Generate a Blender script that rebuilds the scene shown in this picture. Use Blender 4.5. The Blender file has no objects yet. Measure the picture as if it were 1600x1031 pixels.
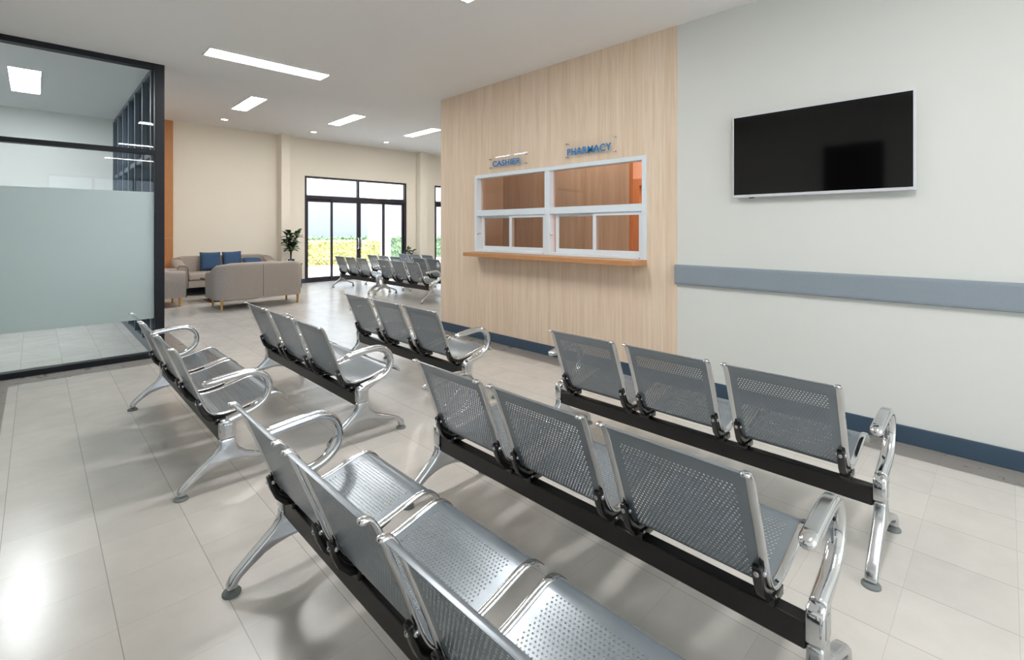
import bpy, bmesh, math, random
from mathutils import Vector, Matrix

random.seed(7)
D = bpy.data
SC = bpy.context.scene
COL = SC.collection
PI = math.pi

# ------------------------------------------------------------------ camera
CAM_H = 1.35
HEAD = math.radians(44.47)
cam_d = D.cameras.new('camera')
cam = D.objects.new('camera', cam_d)
COL.objects.link(cam)
cam.location = (0, 0, CAM_H)
cam.rotation_euler = (math.radians(90), 0, -HEAD)
cam_d.sensor_width = 36
cam_d.lens = 759 / 1600 * 36
cam_d.shift_y = -(515.5 - 358.5) / 1600
cam_d.clip_start = 0.02
cam_d.clip_end = 200
SC.camera = cam

# ------------------------------------------------------------------ exposure, world, sun
SC.view_settings.view_transform = 'Standard'
SC.view_settings.look = 'None'
SC.view_settings.gamma = 1
SC.view_settings.use_curve_mapping = False
SC.view_settings.exposure = 0.13
SC.cycles.caustics_refractive = False
SC.cycles.blur_glossy = 0.6
SC.cycles.sample_clamp_indirect = 3.0
SC.cycles.diffuse_bounces = 6

L_NEAR = 38.0      # front hall panels
L_FAR = 42.0       # far hall panels
L_OFFICE = 62.0
L_DOWN = 30.0
L_PHARM = 15.0  # added lamps inside the pharmacy, out of view

w = D.worlds.new('world')
SC.world = w
w.use_nodes = True
bg = w.node_tree.nodes['Background']
bg.inputs[0].default_value = (0.82, 0.90, 1.0, 1)
bg.inputs[1].default_value = 3.4

sun_d = D.lights.new('sun', 'SUN')
sun_d.energy = 8.0
sun_d.angle = math.radians(1.5)
sun_d.color = (1, 0.95, 0.86)
sun = D.objects.new('sun', sun_d)
COL.objects.link(sun)
sun.rotation_euler = (math.radians(28), math.radians(-18), 0)
sun.location = (6, 10, 20)

# ------------------------------------------------------------------ materials
def lin(c):
    return tuple(((v / 255) / 12.92 if v / 255 <= 0.04045 else ((v / 255 + 0.055) / 1.055) ** 2.4) for v in c)

def mat(name, rgb, rough=0.5, metal=0.0, spec=0.5, emit=None, strength=0.0, srgb=True):
    m = D.materials.new(name)
    m.use_nodes = True
    b = m.node_tree.nodes['Principled BSDF']
    c = lin(rgb) if srgb else rgb
    b.inputs['Base Color'].default_value = (*c, 1)
    b.inputs['Roughness'].default_value = rough
    b.inputs['Metallic'].default_value = metal
    b.inputs['Specular IOR Level'].default_value = spec
    if emit is not None:
        b.inputs['Emission Color'].default_value = (*emit, 1)
        b.inputs['Emission Strength'].default_value = strength
    return m

def nodes(m):
    nt = m.node_tree
    return nt, nt.nodes, nt.links, nt.nodes['Principled BSDF']

def N(nt, typ, **kw):
    n = nt.nodes.new(typ)
    for k, v in kw.items():
        setattr(n, k, v)
    return n

def add_noise(m, scale=4.0, amount=0.06, stretch=(1, 1, 1), detail=4, bump=0.0, bump_scale=None):
    """multiply the base colour with a faint procedural mottling; optional bump"""
    nt, ns, ln, b = nodes(m)
    tc = N(nt, 'ShaderNodeNewGeometry')
    mp = N(nt, 'ShaderNodeMapping')
    mp.inputs['Scale'].default_value = stretch
    ln.new(tc.outputs['Position'], mp.inputs['Vector'])
    no = N(nt, 'ShaderNodeTexNoise')
    no.inputs['Scale'].default_value = scale
    no.inputs['Detail'].default_value = detail
    ln.new(mp.outputs['Vector'], no.inputs['Vector'])
    c = tuple(b.inputs['Base Color'].default_value)[:3]
    mx = N(nt, 'ShaderNodeMix', data_type='RGBA')
    mx.inputs[6].default_value = (*[v * (1 - amount * 1.6) for v in c], 1)
    mx.inputs[7].default_value = (*[min(1, v * (1 + amount * 1.6)) for v in c], 1)
    ln.new(no.outputs['Fac'], mx.inputs[0])
    ln.new(mx.outputs[2], b.inputs['Base Color'])
    if bump:
        n2 = no
        if bump_scale:
            n2 = N(nt, 'ShaderNodeTexNoise')
            n2.inputs['Scale'].default_value = bump_scale
            ln.new(tc.outputs['Position'], n2.inputs['Vector'])
        bp = N(nt, 'ShaderNodeBump')
        bp.inputs['Strength'].default_value = bump
        bp.inputs['Distance'].default_value = 0.004
        ln.new(n2.outputs['Fac'], bp.inputs['Height'])
        ln.new(bp.outputs['Normal'], b.inputs['Normal'])
    return m

M = {}
M['ceil'] = add_noise(mat('ceiling_paint', (247, 246, 246), 0.9, spec=0.1), 0.8, 0.012)
M['wall'] = add_noise(mat('wall_paint', (220, 222, 219), 0.8, spec=0.2), 1.2, 0.012, bump=0.05, bump_scale=180)
M['cream'] = add_noise(mat('cream_wall_paint', (240, 233, 220), 0.8, spec=0.2), 1.0, 0.012, bump=0.05, bump_scale=180)
M['bluegrey'] = mat('baseboard_vinyl', (60, 79, 98), 0.45, spec=0.4)
M['guard'] = add_noise(mat('guard_rail_vinyl', (136, 147, 157), 0.5, spec=0.4), 60, 0.03)
M['guard_edge'] = mat('guard_rail_edge', (150, 160, 168), 0.4)
M['black_frame'] = mat('dark_aluminium', (13, 17, 26), 0.45, spec=0.3)
M['door_frame'] = mat('door_aluminium', (44, 38, 48), 0.35, spec=0.5)
M['slate'] = mat('slate_aluminium', (58, 72, 86), 0.35, spec=0.5)
M['white_alu'] = mat('white_aluminium', (226, 236, 244), 0.35, spec=0.5)
M['chrome'] = mat('chrome', (0.80, 0.81, 0.83), 0.09, 1.0, srgb=False)
M['cast'] = mat('polished_cast_aluminium', (0.70, 0.72, 0.75), 0.2, 1.0, srgb=False)
M['beam'] = mat('black_powder_coat', (20, 18, 18), 0.38, spec=0.5)
M['bracket'] = mat('black_plastic', (10, 10, 11), 0.22, spec=0.6)
M['foot'] = mat('grey_foot_plastic', (120, 126, 126), 0.55)
M['bolt'] = mat('steel_bolt', (0.6, 0.6, 0.62), 0.2, 1.0, srgb=False)
M['sheet'] = mat('silver_grey_sheet_steel', (0.205, 0.238, 0.268), 0.24, 0.35, spec=0.6, srgb=False)
M['tv_bezel'] = mat('tv_bezel_silver', (214, 216, 224), 0.35, 0.15)
M['tv_screen'] = mat('tv_screen_glass', (5, 5, 6), 0.06, spec=0.35)
M['dark'] = mat('dark_plastic', (25, 25, 27), 0.4)
M['blue_letter'] = mat('blue_acrylic_letter', (14, 118, 186), 0.3)
M['counter'] = mat('counter_laminate', (186, 134, 88), 0.4)
M['sofa'] = mat('sofa_fabric', (174, 164, 156), 0.95, spec=0.1)
M['sofa_in'] = mat('sofa_seat_fabric', (176, 167, 160), 0.95, spec=0.1)
M['piping'] = mat('sofa_piping', (96, 90, 90), 0.9, spec=0.1)
M['black_gap'] = mat('sofa_underside', (14, 13, 13), 0.9, spec=0.1)
M['oak'] = mat('oak_leg', (205, 160, 85), 0.45)
M['blue_cushion'] = mat('blue_cushion_fabric', (66, 90, 122), 0.95, spec=0.1)
for k in ('sofa', 'sofa_in', 'blue_cushion'):
    add_noise(M[k], 90, 0.14, bump=0.3, bump_scale=400)
M['dark_wood'] = mat('black_table_wood', (24, 20, 20), 0.35)
M['leaf'] = add_noise(mat('fig_leaf', (36, 70, 34), 0.42), 14, 0.3)
M['stem'] = mat('plant_stem', (92, 74, 52), 0.8)
M['pot'] = mat('black_pot', (28, 27, 27), 0.5)
M['soil'] = mat('potting_soil', (48, 36, 28), 1.0)
M['yellow'] = mat('yellow_bottle', (222, 208, 130), 0.4)
M['blue_box'] = mat('blue_box', (36, 70, 170), 0.5)
M['pave'] = add_noise(mat('pale_paving', (226, 222, 218), 0.85), 3, 0.05)
M['out_wall'] = add_noise(mat('pale_blue_render', (150, 156, 177), 0.9), 2, 0.02)
M['white_col'] = mat('white_render', (246, 246, 246), 0.8)
M['hedge_y'] = add_noise(mat('yellow_hedge_leaf', (216, 206, 138), 0.7), 9, 0.5, detail=8)
M['hedge_g'] = add_noise(mat('green_hedge_leaf', (128, 152, 122), 0.7), 9, 0.4, detail=8)
M['soil_out'] = mat('garden_soil', (170, 140, 120), 0.95)
M['grey_door'] = mat('dark_door_leaf', (16, 16, 18), 0.5)
M['pink'] = mat('warm_inner_wall', (238, 190, 165), 0.8)
M['orange_wood'] = mat('orange_wood_veneer', (190, 130, 78), 0.45)
M['em_near'] = mat('light_panel_front', (255, 255, 255), 0.5, emit=(1.0, 0.985, 0.965), strength=L_NEAR)
M['em_far'] = mat('light_panel_far', (255, 255, 255), 0.5, emit=(1.0, 0.95, 0.9), strength=L_FAR)
M['em_off'] = mat('light_panel_office', (255, 255, 255), 0.5, emit=(0.95, 0.98, 1.0), strength=L_OFFICE)
M['em_down'] = mat('downlight_lens', (255, 255, 255), 0.5, emit=(1.0, 0.95, 0.88), strength=L_DOWN)
M['em_ph'] = mat('added_panel_pharmacy', (255, 255, 255), 0.5, emit=(1.0, 0.96, 0.92), strength=L_PHARM)
M['em_ph2'] = mat('added_panel_dispensary', (255, 255, 255), 0.5, emit=(1.0, 0.9, 0.82), strength=L_PHARM * 4)
M['light_frame'] = mat('light_trim', (240, 240, 238), 0.5)

def wood(name, a, b_, dark, line_dir='Y', band=0.055, rough=0.45):
    """vertical strip laminate: tone bands of width `band`, fine grain lines and cathedral waves"""
    m = mat(name, a, rough, spec=0.35)
    nt, ns, ln, bs = nodes(m)
    geo = N(nt, 'ShaderNodeNewGeometry')
    sep = N(nt, 'ShaderNodeSeparateXYZ')
    ln.new(geo.outputs['Position'], sep.inputs[0])
    u = sep.outputs[line_dir]
    # strips
    d = N(nt, 'ShaderNodeMath', operation='DIVIDE'); d.inputs[1].default_value = band
    ln.new(u, d.inputs[0])
    fl = N(nt, 'ShaderNodeMath', operation='FLOOR'); ln.new(d.outputs[0], fl.inputs[0])
    wn = N(nt, 'ShaderNodeTexWhiteNoise', noise_dimensions='1D'); ln.new(fl.outputs[0], wn.inputs['W'])
    # fine grain
    cmb = N(nt, 'ShaderNodeCombineXYZ')
    su = N(nt, 'ShaderNodeMath', operation='MULTIPLY'); su.inputs[1].default_value = 95
    ln.new(u, su.inputs[0]); ln.new(su.outputs[0], cmb.inputs[0])
    sz = N(nt, 'ShaderNodeMath', operation='MULTIPLY'); sz.inputs[1].default_value = 1.4
    ln.new(sep.outputs['Z'], sz.inputs[0]); ln.new(sz.outputs[0], cmb.inputs[1])
    ln.new(fl.outputs[0], cmb.inputs[2])
    no = N(nt, 'ShaderNodeTexNoise'); no.inputs['Scale'].default_value = 1.0; no.inputs['Detail'].default_value = 3
    ln.new(cmb.outputs[0], no.inputs['Vector'])
    # broad wave
    cm2 = N(nt, 'ShaderNodeCombineXYZ')
    s2 = N(nt, 'ShaderNodeMath', operation='MULTIPLY'); s2.inputs[1].default_value = 22
    ln.new(u, s2.inputs[0]); ln.new(s2.outputs[0], cm2.inputs[0])
    s3 = N(nt, 'ShaderNodeMath', operation='MULTIPLY'); s3.inputs[1].default_value = 2.2
    ln.new(sep.outputs['Z'], s3.inputs[0]); ln.new(s3.outputs[0], cm2.inputs[1])
    ln.new(fl.outputs[0], cm2.inputs[2])
    n2 = N(nt, 'ShaderNodeTexNoise'); n2.inputs['Scale'].default_value = 1.0; n2.inputs['Detail'].default_value = 2
    ln.new(cm2.outputs[0], n2.inputs['Vector'])
    m1 = N(nt, 'ShaderNodeMix', data_type='RGBA')
    m1.inputs[6].default_value = (*lin(a), 1); m1.inputs[7].default_value = (*lin(b_), 1)
    ln.new(wn.outputs['Value'], m1.inputs[0])
    mr = N(nt, 'ShaderNodeMapRange'); mr.inputs[1].default_value = 0.42; mr.inputs[2].default_value = 0.72
    mr.inputs[3].default_value = 0; mr.inputs[4].default_value = 0.6
    ln.new(no.outputs['Fac'], mr.inputs[0])
    m2 = N(nt, 'ShaderNodeMix', data_type='RGBA'); m2.inputs[7].default_value = (*lin(dark), 1)
    ln.new(mr.outputs[0], m2.inputs[0]); ln.new(m1.outputs[2], m2.inputs[6])
    mr2 = N(nt, 'ShaderNodeMapRange'); mr2.inputs[1].default_value = 0.5; mr2.inputs[2].default_value = 0.75
    mr2.inputs[3].default_value = 0; mr2.inputs[4].default_value = 0.4
    ln.new(n2.outputs['Fac'], mr2.inputs[0])
    m3 = N(nt, 'ShaderNodeMix', data_type='RGBA'); m3.inputs[7].default_value = (*lin(dark), 1)
    ln.new(mr2.outputs[0], m3.inputs[0]); ln.new(m2.outputs[2], m3.inputs[6])
    ln.new(m3.outputs[2], bs.inputs['Base Color'])
    return m

M['panel_wood'] = wood('beige_strip_laminate', (236, 217, 196), (228, 206, 182), (208, 183, 158))
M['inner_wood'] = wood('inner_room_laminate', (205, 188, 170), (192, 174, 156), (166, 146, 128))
for k, st in (('counter', (3, 0.6, 3)), ('orange_wood', (3, 3, 0.5)), ('oak', (8, 8, 1))):
    add_noise(M[k], 12, 0.1, stretch=st, detail=6)

def floor_material(name, base, rough):
    """vinyl tiles on a 0.305 m grid with thin joints, tile to tile tone change and cloudy mottling"""
    m = mat(name, base, rough, spec=0.5)
    nt, ns, ln, bs = nodes(m)
    geo = N(nt, 'ShaderNodeNewGeometry')
    sep = N(nt, 'ShaderNodeSeparateXYZ'); ln.new(geo.outputs['Position'], sep.inputs[0])
    def axis(out, off, halfw):
        s = N(nt, 'ShaderNodeMath', operation='SUBTRACT'); s.inputs[1].default_value = off
        ln.new(out, s.inputs[0])
        d = N(nt, 'ShaderNodeMath', operation='DIVIDE'); d.inputs[1].default_value = 0.305
        ln.new(s.outputs[0], d.inputs[0])
        f = N(nt, 'ShaderNodeMath', operation='FLOOR'); ln.new(d.outputs[0], f.inputs[0])
        pp = N(nt, 'ShaderNodeMath', operation='PINGPONG'); pp.inputs[1].default_value = 0.5
        ln.new(d.outputs[0], pp.inputs[0])
        lt = N(nt, 'ShaderNodeMath', operation='LESS_THAN'); lt.inputs[1].default_value = halfw / 0.305
        ln.new(pp.outputs[0], lt.inputs[0])
        return f.outputs[0], lt.outputs[0]
    fx, lx = axis(sep.outputs['X'], 0.20, 0.0013)
    fy, ly = axis(sep.outputs['Y'], 0.275, 0.0008)
    cb = N(nt, 'ShaderNodeCombineXYZ'); ln.new(fx, cb.inputs[0]); ln.new(fy, cb.inputs[1])
    wn = N(nt, 'ShaderNodeTexWhiteNoise', noise_dimensions='3D'); ln.new(cb.outputs[0], wn.inputs['Vector'])
    # mottling, shifted per tile
    ad = N(nt, 'ShaderNodeVectorMath', operation='MULTIPLY_ADD')
    ln.new(wn.outputs['Color'], ad.inputs[0]); ad.inputs[1].default_value = (7, 7, 7)
    ln.new(geo.outputs['Position'], ad.inputs[2])
    no = N(nt, 'ShaderNodeTexNoise'); no.inputs['Scale'].default_value = 6; no.inputs['Detail'].default_value = 7
    no.inputs['Roughness'].default_value = 0.62
    ln.new(ad.outputs[0], no.inputs['Vector'])
    c = lin(base)
    mx = N(nt, 'ShaderNodeMix', data_type='RGBA')
    mx.inputs[6].default_value = (*[v * 0.87 for v in c], 1); mx.inputs[7].default_value = (*[min(1, v * 1.1) for v in c], 1)
    ln.new(no.outputs['Fac'], mx.inputs[0])
    hs = N(nt, 'ShaderNodeHueSaturation')
    mr = N(nt, 'ShaderNodeMapRange'); mr.inputs[3].default_value = 0.965; mr.inputs[4].default_value = 1.03
    ln.new(wn.outputs['Value'], mr.inputs[0]); ln.new(mr.outputs[0], hs.inputs['Value'])
    ln.new(mx.outputs[2], hs.inputs['Color'])
    j1 = N(nt, 'ShaderNodeMix', data_type='RGBA'); j1.inputs[7].default_value = (*[v * 0.55 for v in c], 1)
    ln.new(lx, j1.inputs[0]); ln.new(hs.outputs[0], j1.inputs[6])
    j2 = N(nt, 'ShaderNodeMix', data_type='RGBA'); j2.inputs[7].default_value = (*[v * 0.76 for v in c], 1)
    ln.new(ly, j2.inputs[0]); ln.new(j1.outputs[2], j2.inputs[6])
    ln.new(j2.outputs[2], bs.inputs['Base Color'])
    r = N(nt, 'ShaderNodeMapRange'); r.inputs[3].default_value = rough - 0.06; r.inputs[4].default_value = rough + 0.08
    ln.new(no.outputs['Fac'], r.inputs[0]); ln.new(r.outputs[0], bs.inputs['Roughness'])
    return m

M['floor'] = floor_material('beige_vinyl_tile', (203, 199, 193), 0.22)
M['border'] = floor_material('grey_border_tile', (142, 137, 132), 0.28)

def glass(name, tint=(1, 1, 1), ior=1.5, rough=0.0):
    m = D.materials.new(name); m.use_nodes = True
    nt = m.node_tree; nt.nodes.clear()
    out = N(nt, 'ShaderNodeOutputMaterial')
    tr = N(nt, 'ShaderNodeBsdfTransparent'); tr.inputs[0].default_value = (*tint, 1)
    gl = N(nt, 'ShaderNodeBsdfGlossy'); gl.inputs['Roughness'].default_value = rough
    fr = N(nt, 'ShaderNodeFresnel'); fr.inputs[0].default_value = ior
    mx = N(nt, 'ShaderNodeMixShader')
    # reflect on the face the ray enters by; leave the inner side of the far face clear
    ge = N(nt, 'ShaderNodeNewGeometry')
    inv = N(nt, 'ShaderNodeMath', operation='SUBTRACT'); inv.inputs[0].default_value = 1.0
    nt.links.new(ge.outputs['Backfacing'], inv.inputs[1])
    mu = N(nt, 'ShaderNodeMath', operation='MULTIPLY')
    nt.links.new(fr.outputs[0], mu.inputs[0]); nt.links.new(inv.outputs[0], mu.inputs[1])
    nt.links.new(mu.outputs[0], mx.inputs[0]); nt.links.new(tr.outputs[0], mx.inputs[1]); nt.links.new(gl.outputs[0], mx.inputs[2])
    nt.links.new(mx.outputs[0], out.inputs[0])
    return m
M['glass'] = glass('clear_glass', (0.95, 0.97, 0.97))
M['glass_side'] = glass('slate_tinted_glass', (0.55, 0.62, 0.68), 1.6)
M['glass_brown'] = glass('bronze_tinted_glass', (0.84, 0.80, 0.76), 1.55)
M['acrylic'] = glass('clear_acrylic', (0.995, 0.995, 0.995), 1.45)

def frosted():
    m = D.materials.new('frosted_film'); m.use_nodes = True
    nt = m.node_tree; nt.nodes.clear()
    out = N(nt, 'ShaderNodeOutputMaterial')
    tl = N(nt, 'ShaderNodeBsdfTranslucent'); tl.inputs[0].default_value = (0.72, 0.80, 0.80, 1)
    df = N(nt, 'ShaderNodeBsdfDiffuse'); df.inputs[0].default_value = (0.64, 0.72, 0.72, 1)
    gl = N(nt, 'ShaderNodeBsdfGlossy'); gl.inputs['Roughness'].default_value = 0.25
    m1 = N(nt, 'ShaderNodeMixShader'); m1.inputs[0].default_value = 0.45
    nt.links.new(tl.outputs[0], m1.inputs[1]); nt.links.new(df.outputs[0], m1.inputs[2])
    m2 = N(nt, 'ShaderNodeMixShader'); m2.inputs[0].default_value = 0.05
    nt.links.new(m1.outputs[0], m2.inputs[1]); nt.links.new(gl.outputs[0], m2.inputs[2])
    nt.links.new(m2.outputs[0], out.inputs[0])
    return m
M['frost'] = frosted()

# ------------------------------------------------------------------ mesh helpers
class MB:
    def __init__(self):
        self.v = []; self.f = []; self.mi = []
    def add(self, vs, fs, mi=0):
        o = len(self.v)
        self.v += [tuple(p) for p in vs]
        self.f += [tuple(i + o for i in f) for f in fs]
        self.mi += [mi] * len(fs)
        return self
    def box(self, x0, x1, y0, y1, z0, z1, mi=0):
        x0, x1 = sorted((x0, x1)); y0, y1 = sorted((y0, y1)); z0, z1 = sorted((z0, z1))
        vs = [(x0, y0, z0), (x1, y0, z0), (x1, y1, z0), (x0, y1, z0), (x0, y0, z1), (x1, y0, z1), (x1, y1, z1), (x0, y1, z1)]
        return self.add(vs, [(0, 3, 2, 1), (4, 5, 6, 7), (0, 1, 5, 4), (1, 2, 6, 5), (2, 3, 7, 6), (3, 0, 4, 7)], mi)
    def lathe(self, c, prof, n=24, axis='z', mi=0):
        """prof: list of (radius, height)"""
        vs = []; fs = []
        for r, h in prof:
            for k in range(n):
                t = 2 * PI * k / n
                a, b = r * math.cos(t), r * math.sin(t)
                p = (a, b, h) if axis == 'z' else ((h, a, b) if axis == 'x' else (b, h, a))
                vs.append((c[0] + p[0], c[1] + p[1], c[2] + p[2]))
        for i in range(len(prof) - 1):
            for k in range(n):
                fs.append((i * n + k, i * n + (k + 1) % n, (i + 1) * n + (k + 1) % n, (i + 1) * n + k))
        fs.append(tuple(range(n))[::-1]); fs.append(tuple(range((len(prof) - 1) * n, len(prof) * n)))
        return self.add(vs, fs, mi)
    def sweep(self, pts, secs, side=Vector((0, 1, 0)), n=14, power=2.0, mi=0):
        """pts: 3-D path, secs: (half width along side, half thickness across) per point, superellipse section"""
        P = [Vector(p) for p in pts]; vs = []; fs = []
        for i, p in enumerate(P):
            t = (P[min(i + 1, len(P) - 1)] - P[max(i - 1, 0)]).normalized()
            nrm = side.cross(t).normalized()
            sd = t.cross(nrm).normalized()
            a, b = secs[i] if isinstance(secs, list) else secs
            for k in range(n):
                th = 2 * PI * k / n
                cx, sx = math.cos(th), math.sin(th)
                ex = 2.0 / power
                u = math.copysign(abs(cx) ** ex, cx) * a
                v = math.copysign(abs(sx) ** ex, sx) * b
                vs.append(p + sd * u + nrm * v)
        for i in range(len(P) - 1):
            for k in range(n):
                fs.append((i * n + k, i * n + (k + 1) % n, (i + 1) * n + (k + 1) % n, (i + 1) * n + k))
        fs.append(tuple(range(n))[::-1]); fs.append(tuple(range((len(P) - 1) * n, len(P) * n)))
        return self.add(vs, fs, mi)
    def prism_xz(self, poly, y0, y1, mi=0):
        n = len(poly)
        vs = [(x, y0, z) for x, z in poly] + [(x, y1, z) for x, z in poly]
        fs = [tuple(range(n)), tuple(range(n, 2 * n))[::-1]]
        for i in range(n):
            j = (i + 1) % n
            fs.append((i, i + n, j + n, j))
        return self.add(vs, fs, mi)
    def mesh(self, name, mats, smooth=False, bevel=0.0, seg=2, angle=30, sub=0):
        me = D.meshes.new(name)
        me.from_pydata(self.v, [], self.f)
        for m in (mats if isinstance(mats, (list, tuple)) else [mats]):
            me.materials.append(m)
        me.polygons.foreach_set('material_index', self.mi)
        bm = bmesh.new(); bm.from_mesh(me)
        bmesh.ops.recalc_face_normals(bm, faces=bm.faces)
        if bevel > 0:
            ed = [e for e in bm.edges if len(e.link_faces) == 2 and e.calc_face_angle(0) > math.radians(angle)]
            bmesh.ops.bevel(bm, geom=ed, offset=bevel, segments=seg, profile=0.5, affect='EDGES', clamp_overlap=True)
        if sub:
            bmesh.ops.subdivide_edges(bm, edges=bm.edges, cuts=sub, use_grid_fill=True)
        if smooth:
            for f in bm.faces: f.smooth = True
            for e in bm.edges:
                if len(e.link_faces) == 2 and e.calc_face_angle(0) > math.radians(50): e.smooth = False
        bm.to_mesh(me); bm.free()
        return me

def obj(name, me, parent=None, loc=None, rz=0):
    o = D.objects.new(name, me)
    COL.objects.link(o)
    if parent is not None: o.parent = parent
    if loc is not None: o.location = loc
    if rz: o.rotation_euler = (0, 0, rz)
    return o

def build(mb, name, mats, parent=None, loc=None, rz=0, **kw):
    return obj(name, mb.mesh(name, mats, **kw), parent, loc, rz)

def tag(o, label, cat, group=None):
    o['label'] = label; o['category'] = cat
    if group: o['group'] = group
    return o

def thing(name, label, cat, loc=(0, 0, 0), rz=0, group=None):
    return tag(obj(name, None, None, loc, rz), label, cat, group)

def struct(o):
    o['kind'] = 'structure'; return o

def copy_tree(o, parent=None):
    c = o.copy(); COL.objects.link(c)
    if parent is not None: c.parent = parent
    for ch in list(o.children): copy_tree(ch, c)
    return c

def box(x0, x1, y0, y1, z0, z1): return MB().box(x0, x1, y0, y1, z0, z1)

# ------------------------------------------------------------------ the shell
XW = 3.932           # pharmacy wall face
YC = 5.38            # corner of the pharmacy block
XO = -0.45           # opposite wall
YP = 6.29            # front face of the office glazing
YS = 6.50            # ceiling step
ZN, ZF = 3.10, 3.65  # ceiling heights
YF = 12.40           # far wall face
YB = -4.1

# floor, two materials (field and border), cut into rectangles
fl = MB()
def frect(x0, x1, y0, y1, mi):
    fl.add([(x0, y0, 0), (x1, y0, 0), (x1, y1, 0), (x0, y1, 0)], [(0, 1, 2, 3)], mi)
frect(XO - .8, -0.165, YB - .2, 6.02, 1)
frect(-0.165, 3.69, YB - .2, 6.02, 0)
frect(3.69, XW + .2, YB - .2, 5.62, 1)
frect(3.69, 14, 5.62, 6.02, 0)
frect(XW + .2, 14, 5.30, 5.62, 1)
frect(XW + .2, 14, YB - .2, 5.30, 0)
frect(XO - .8, 1.25, 6.02, 6.30, 1)
frect(XO - .8, .97, 6.30, 10.06, 0)
frect(.97, 1.25, 6.30, 10.06, 1)
frect(1.25, 14, 6.02, 10.06, 0)
frect(XO - .8, 14, 10.06, YF + .16, 0)
struct(build(fl, 'floor', [M['floor'], M['border']]))

c = MB()
c.box(XO - .8, 14.1, YB - .4, YS, ZN, 3.95)
c.box(XO - .8, .97, YS, 10.06, ZN, 3.95)
struct(build(c, 'ceiling', M['ceil']))
c = MB()
c.box(.97, 14.1, YS, YF + .2, ZF, 3.95)
struct(build(c, 'ceiling_far', M['ceil']))

# right hand wall: cream part and wood clad part with the service opening
WY0, WY1, WZ0, WZ1 = 2.27, 4.65, 1.075, 2.02
struct(build(box(XW, XW + .12, YB, 1.982, 0, ZN), 'wall_right', M['wall']))
c = MB()
c.box(XW - .004, XW + .12, 1.982, WY0, 0, ZN)
c.box(XW - .004, XW + .12, WY1, YC, 0, ZN)
c.box(XW - .004, XW + .12, WY0, WY1, 0, WZ0)
c.box(XW - .004, XW + .12, WY0, WY1, WZ1, ZN)
struct(build(c, 'wall_pharmacy', M['panel_wood']))
struct(build(box(XW + .12, 14, YC - .12, YC, 0, ZN), 'wall_pharmacy_side', M['cream']))
struct(build(box(XW - .016, XW - .001, YB, 1.982, 0, .111).box(XW - .018, XW - .005, 1.982, YC + .012, 0, .111).box(XW - .018, 14, YC + .001, YC + .014, 0, .111), 'baseboard_right', M['bluegrey'], bevel=.004, seg=2))
struct(build(box(XO - .75, XO, YB, YP + .04, 0, ZN), 'wall_left', M['wall']))
c = box(XO - .75, .2, YB - .12, YB, 0, ZN).box(3.7, XW + .12, YB - .12, YB, 0, ZN).box(.2, 3.7, YB - .12, YB, 2.75, ZN)
struct(build(c, 'wall_back', M['wall']))
wb = struct(obj('window_added', None))  # unseen glazing added behind the camera to let in fill daylight
c = MB()
for a, b_ in ((.2, .25), (1.06, 1.12), (1.92, 1.98), (2.78, 2.84), (3.65, 3.7)): c.box(a, b_, YB - .1, YB - .02, 0, 2.75)
c.box(.2, 3.7, YB - .1, YB - .02, 0, .05).box(.2, 3.7, YB - .1, YB - .02, 2.7, 2.75)
build(c, 'window_frame', M['black_frame'], wb)
build(box(.2, 3.7, YB - .064, YB - .058, .05, 2.7), 'pane', M['glass'], wb)
struct(build(box(XO, XO + .013, YB, YP, 0, .11), 'baseboard_left', M['bluegrey']))
# dark door opposite the television (it shows as the dark patch in the screen)
d = obj('door_3', None); struct(d)
build(box(XO, XO + .045, 1.16, 1.86, 0, 2.55), 'door_leaf', M['grey_door'], d, bevel=.004)
build(MB().lathe((XO + .045, 1.25, 1.0), [(.012, 0), (.012, .04), (.026, .045), (.026, .07), (.01, .075)], 16, 'x'), 'door_handle', M['chrome'], d, smooth=True)

# pharmacy interior
IX = 4.95
struct(build(box(IX, IX + .03, 3.085, YC - .12, 0, ZN), 'wall_pharmacy_inner', M['inner_wood']))
struct(build(box(IX - .008, IX + .032, 3.06, 3.085, 0, ZN), 'trim_1', M['orange_wood']))
struct(build(box(6.6, 6.7, 0.8, YC - .12, 0, ZN), 'wall_pharmacy_back', M['pink']))
struct(build(box(XW + .13, IX, YC - .15, YC - .121, 0, ZN), 'trim_4', M['inner_wood']))
struct(build(box(XW + .12, 6.7, 0.7, .8, 0, ZN), 'wall_pharmacy_end', M['pink']))
struct(build(box(6.52, 6.6, 3.25, 3.5, 0, 2.02).box(6.52, 6.6, 3.9, 4.1, 0, 2.02).box(6.52, 6.6, 3.25, 4.1, 2.02, 2.12), 'trim_2', M['orange_wood']))

# office behind the glazing
struct(build(box(XO - .75, .97, 9.94, 10.06, 0, ZN), 'wall_office_back', M['wall']))
struct(build(box(XO - .75, XO - .65, YP + .04, 9.94, 0, ZN), 'wall_office_left', M['wall']))
struct(build(box(XO - .65, .9, 9.925, 9.94, 0, .11), 'baseboard_office', M['bluegrey']))
struct(build(box(.87, .97, 10.06, YF + .2, 0, 3.95), 'wall_far_left', M['cream']))
struct(build(box(.97, 2.085, YF - .03, YF - .001, 0, 1.165).box(.97, 2.085, YF - .03, YF - .001, 1.170, ZF), 'trim_3', M['orange_wood']))

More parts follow.
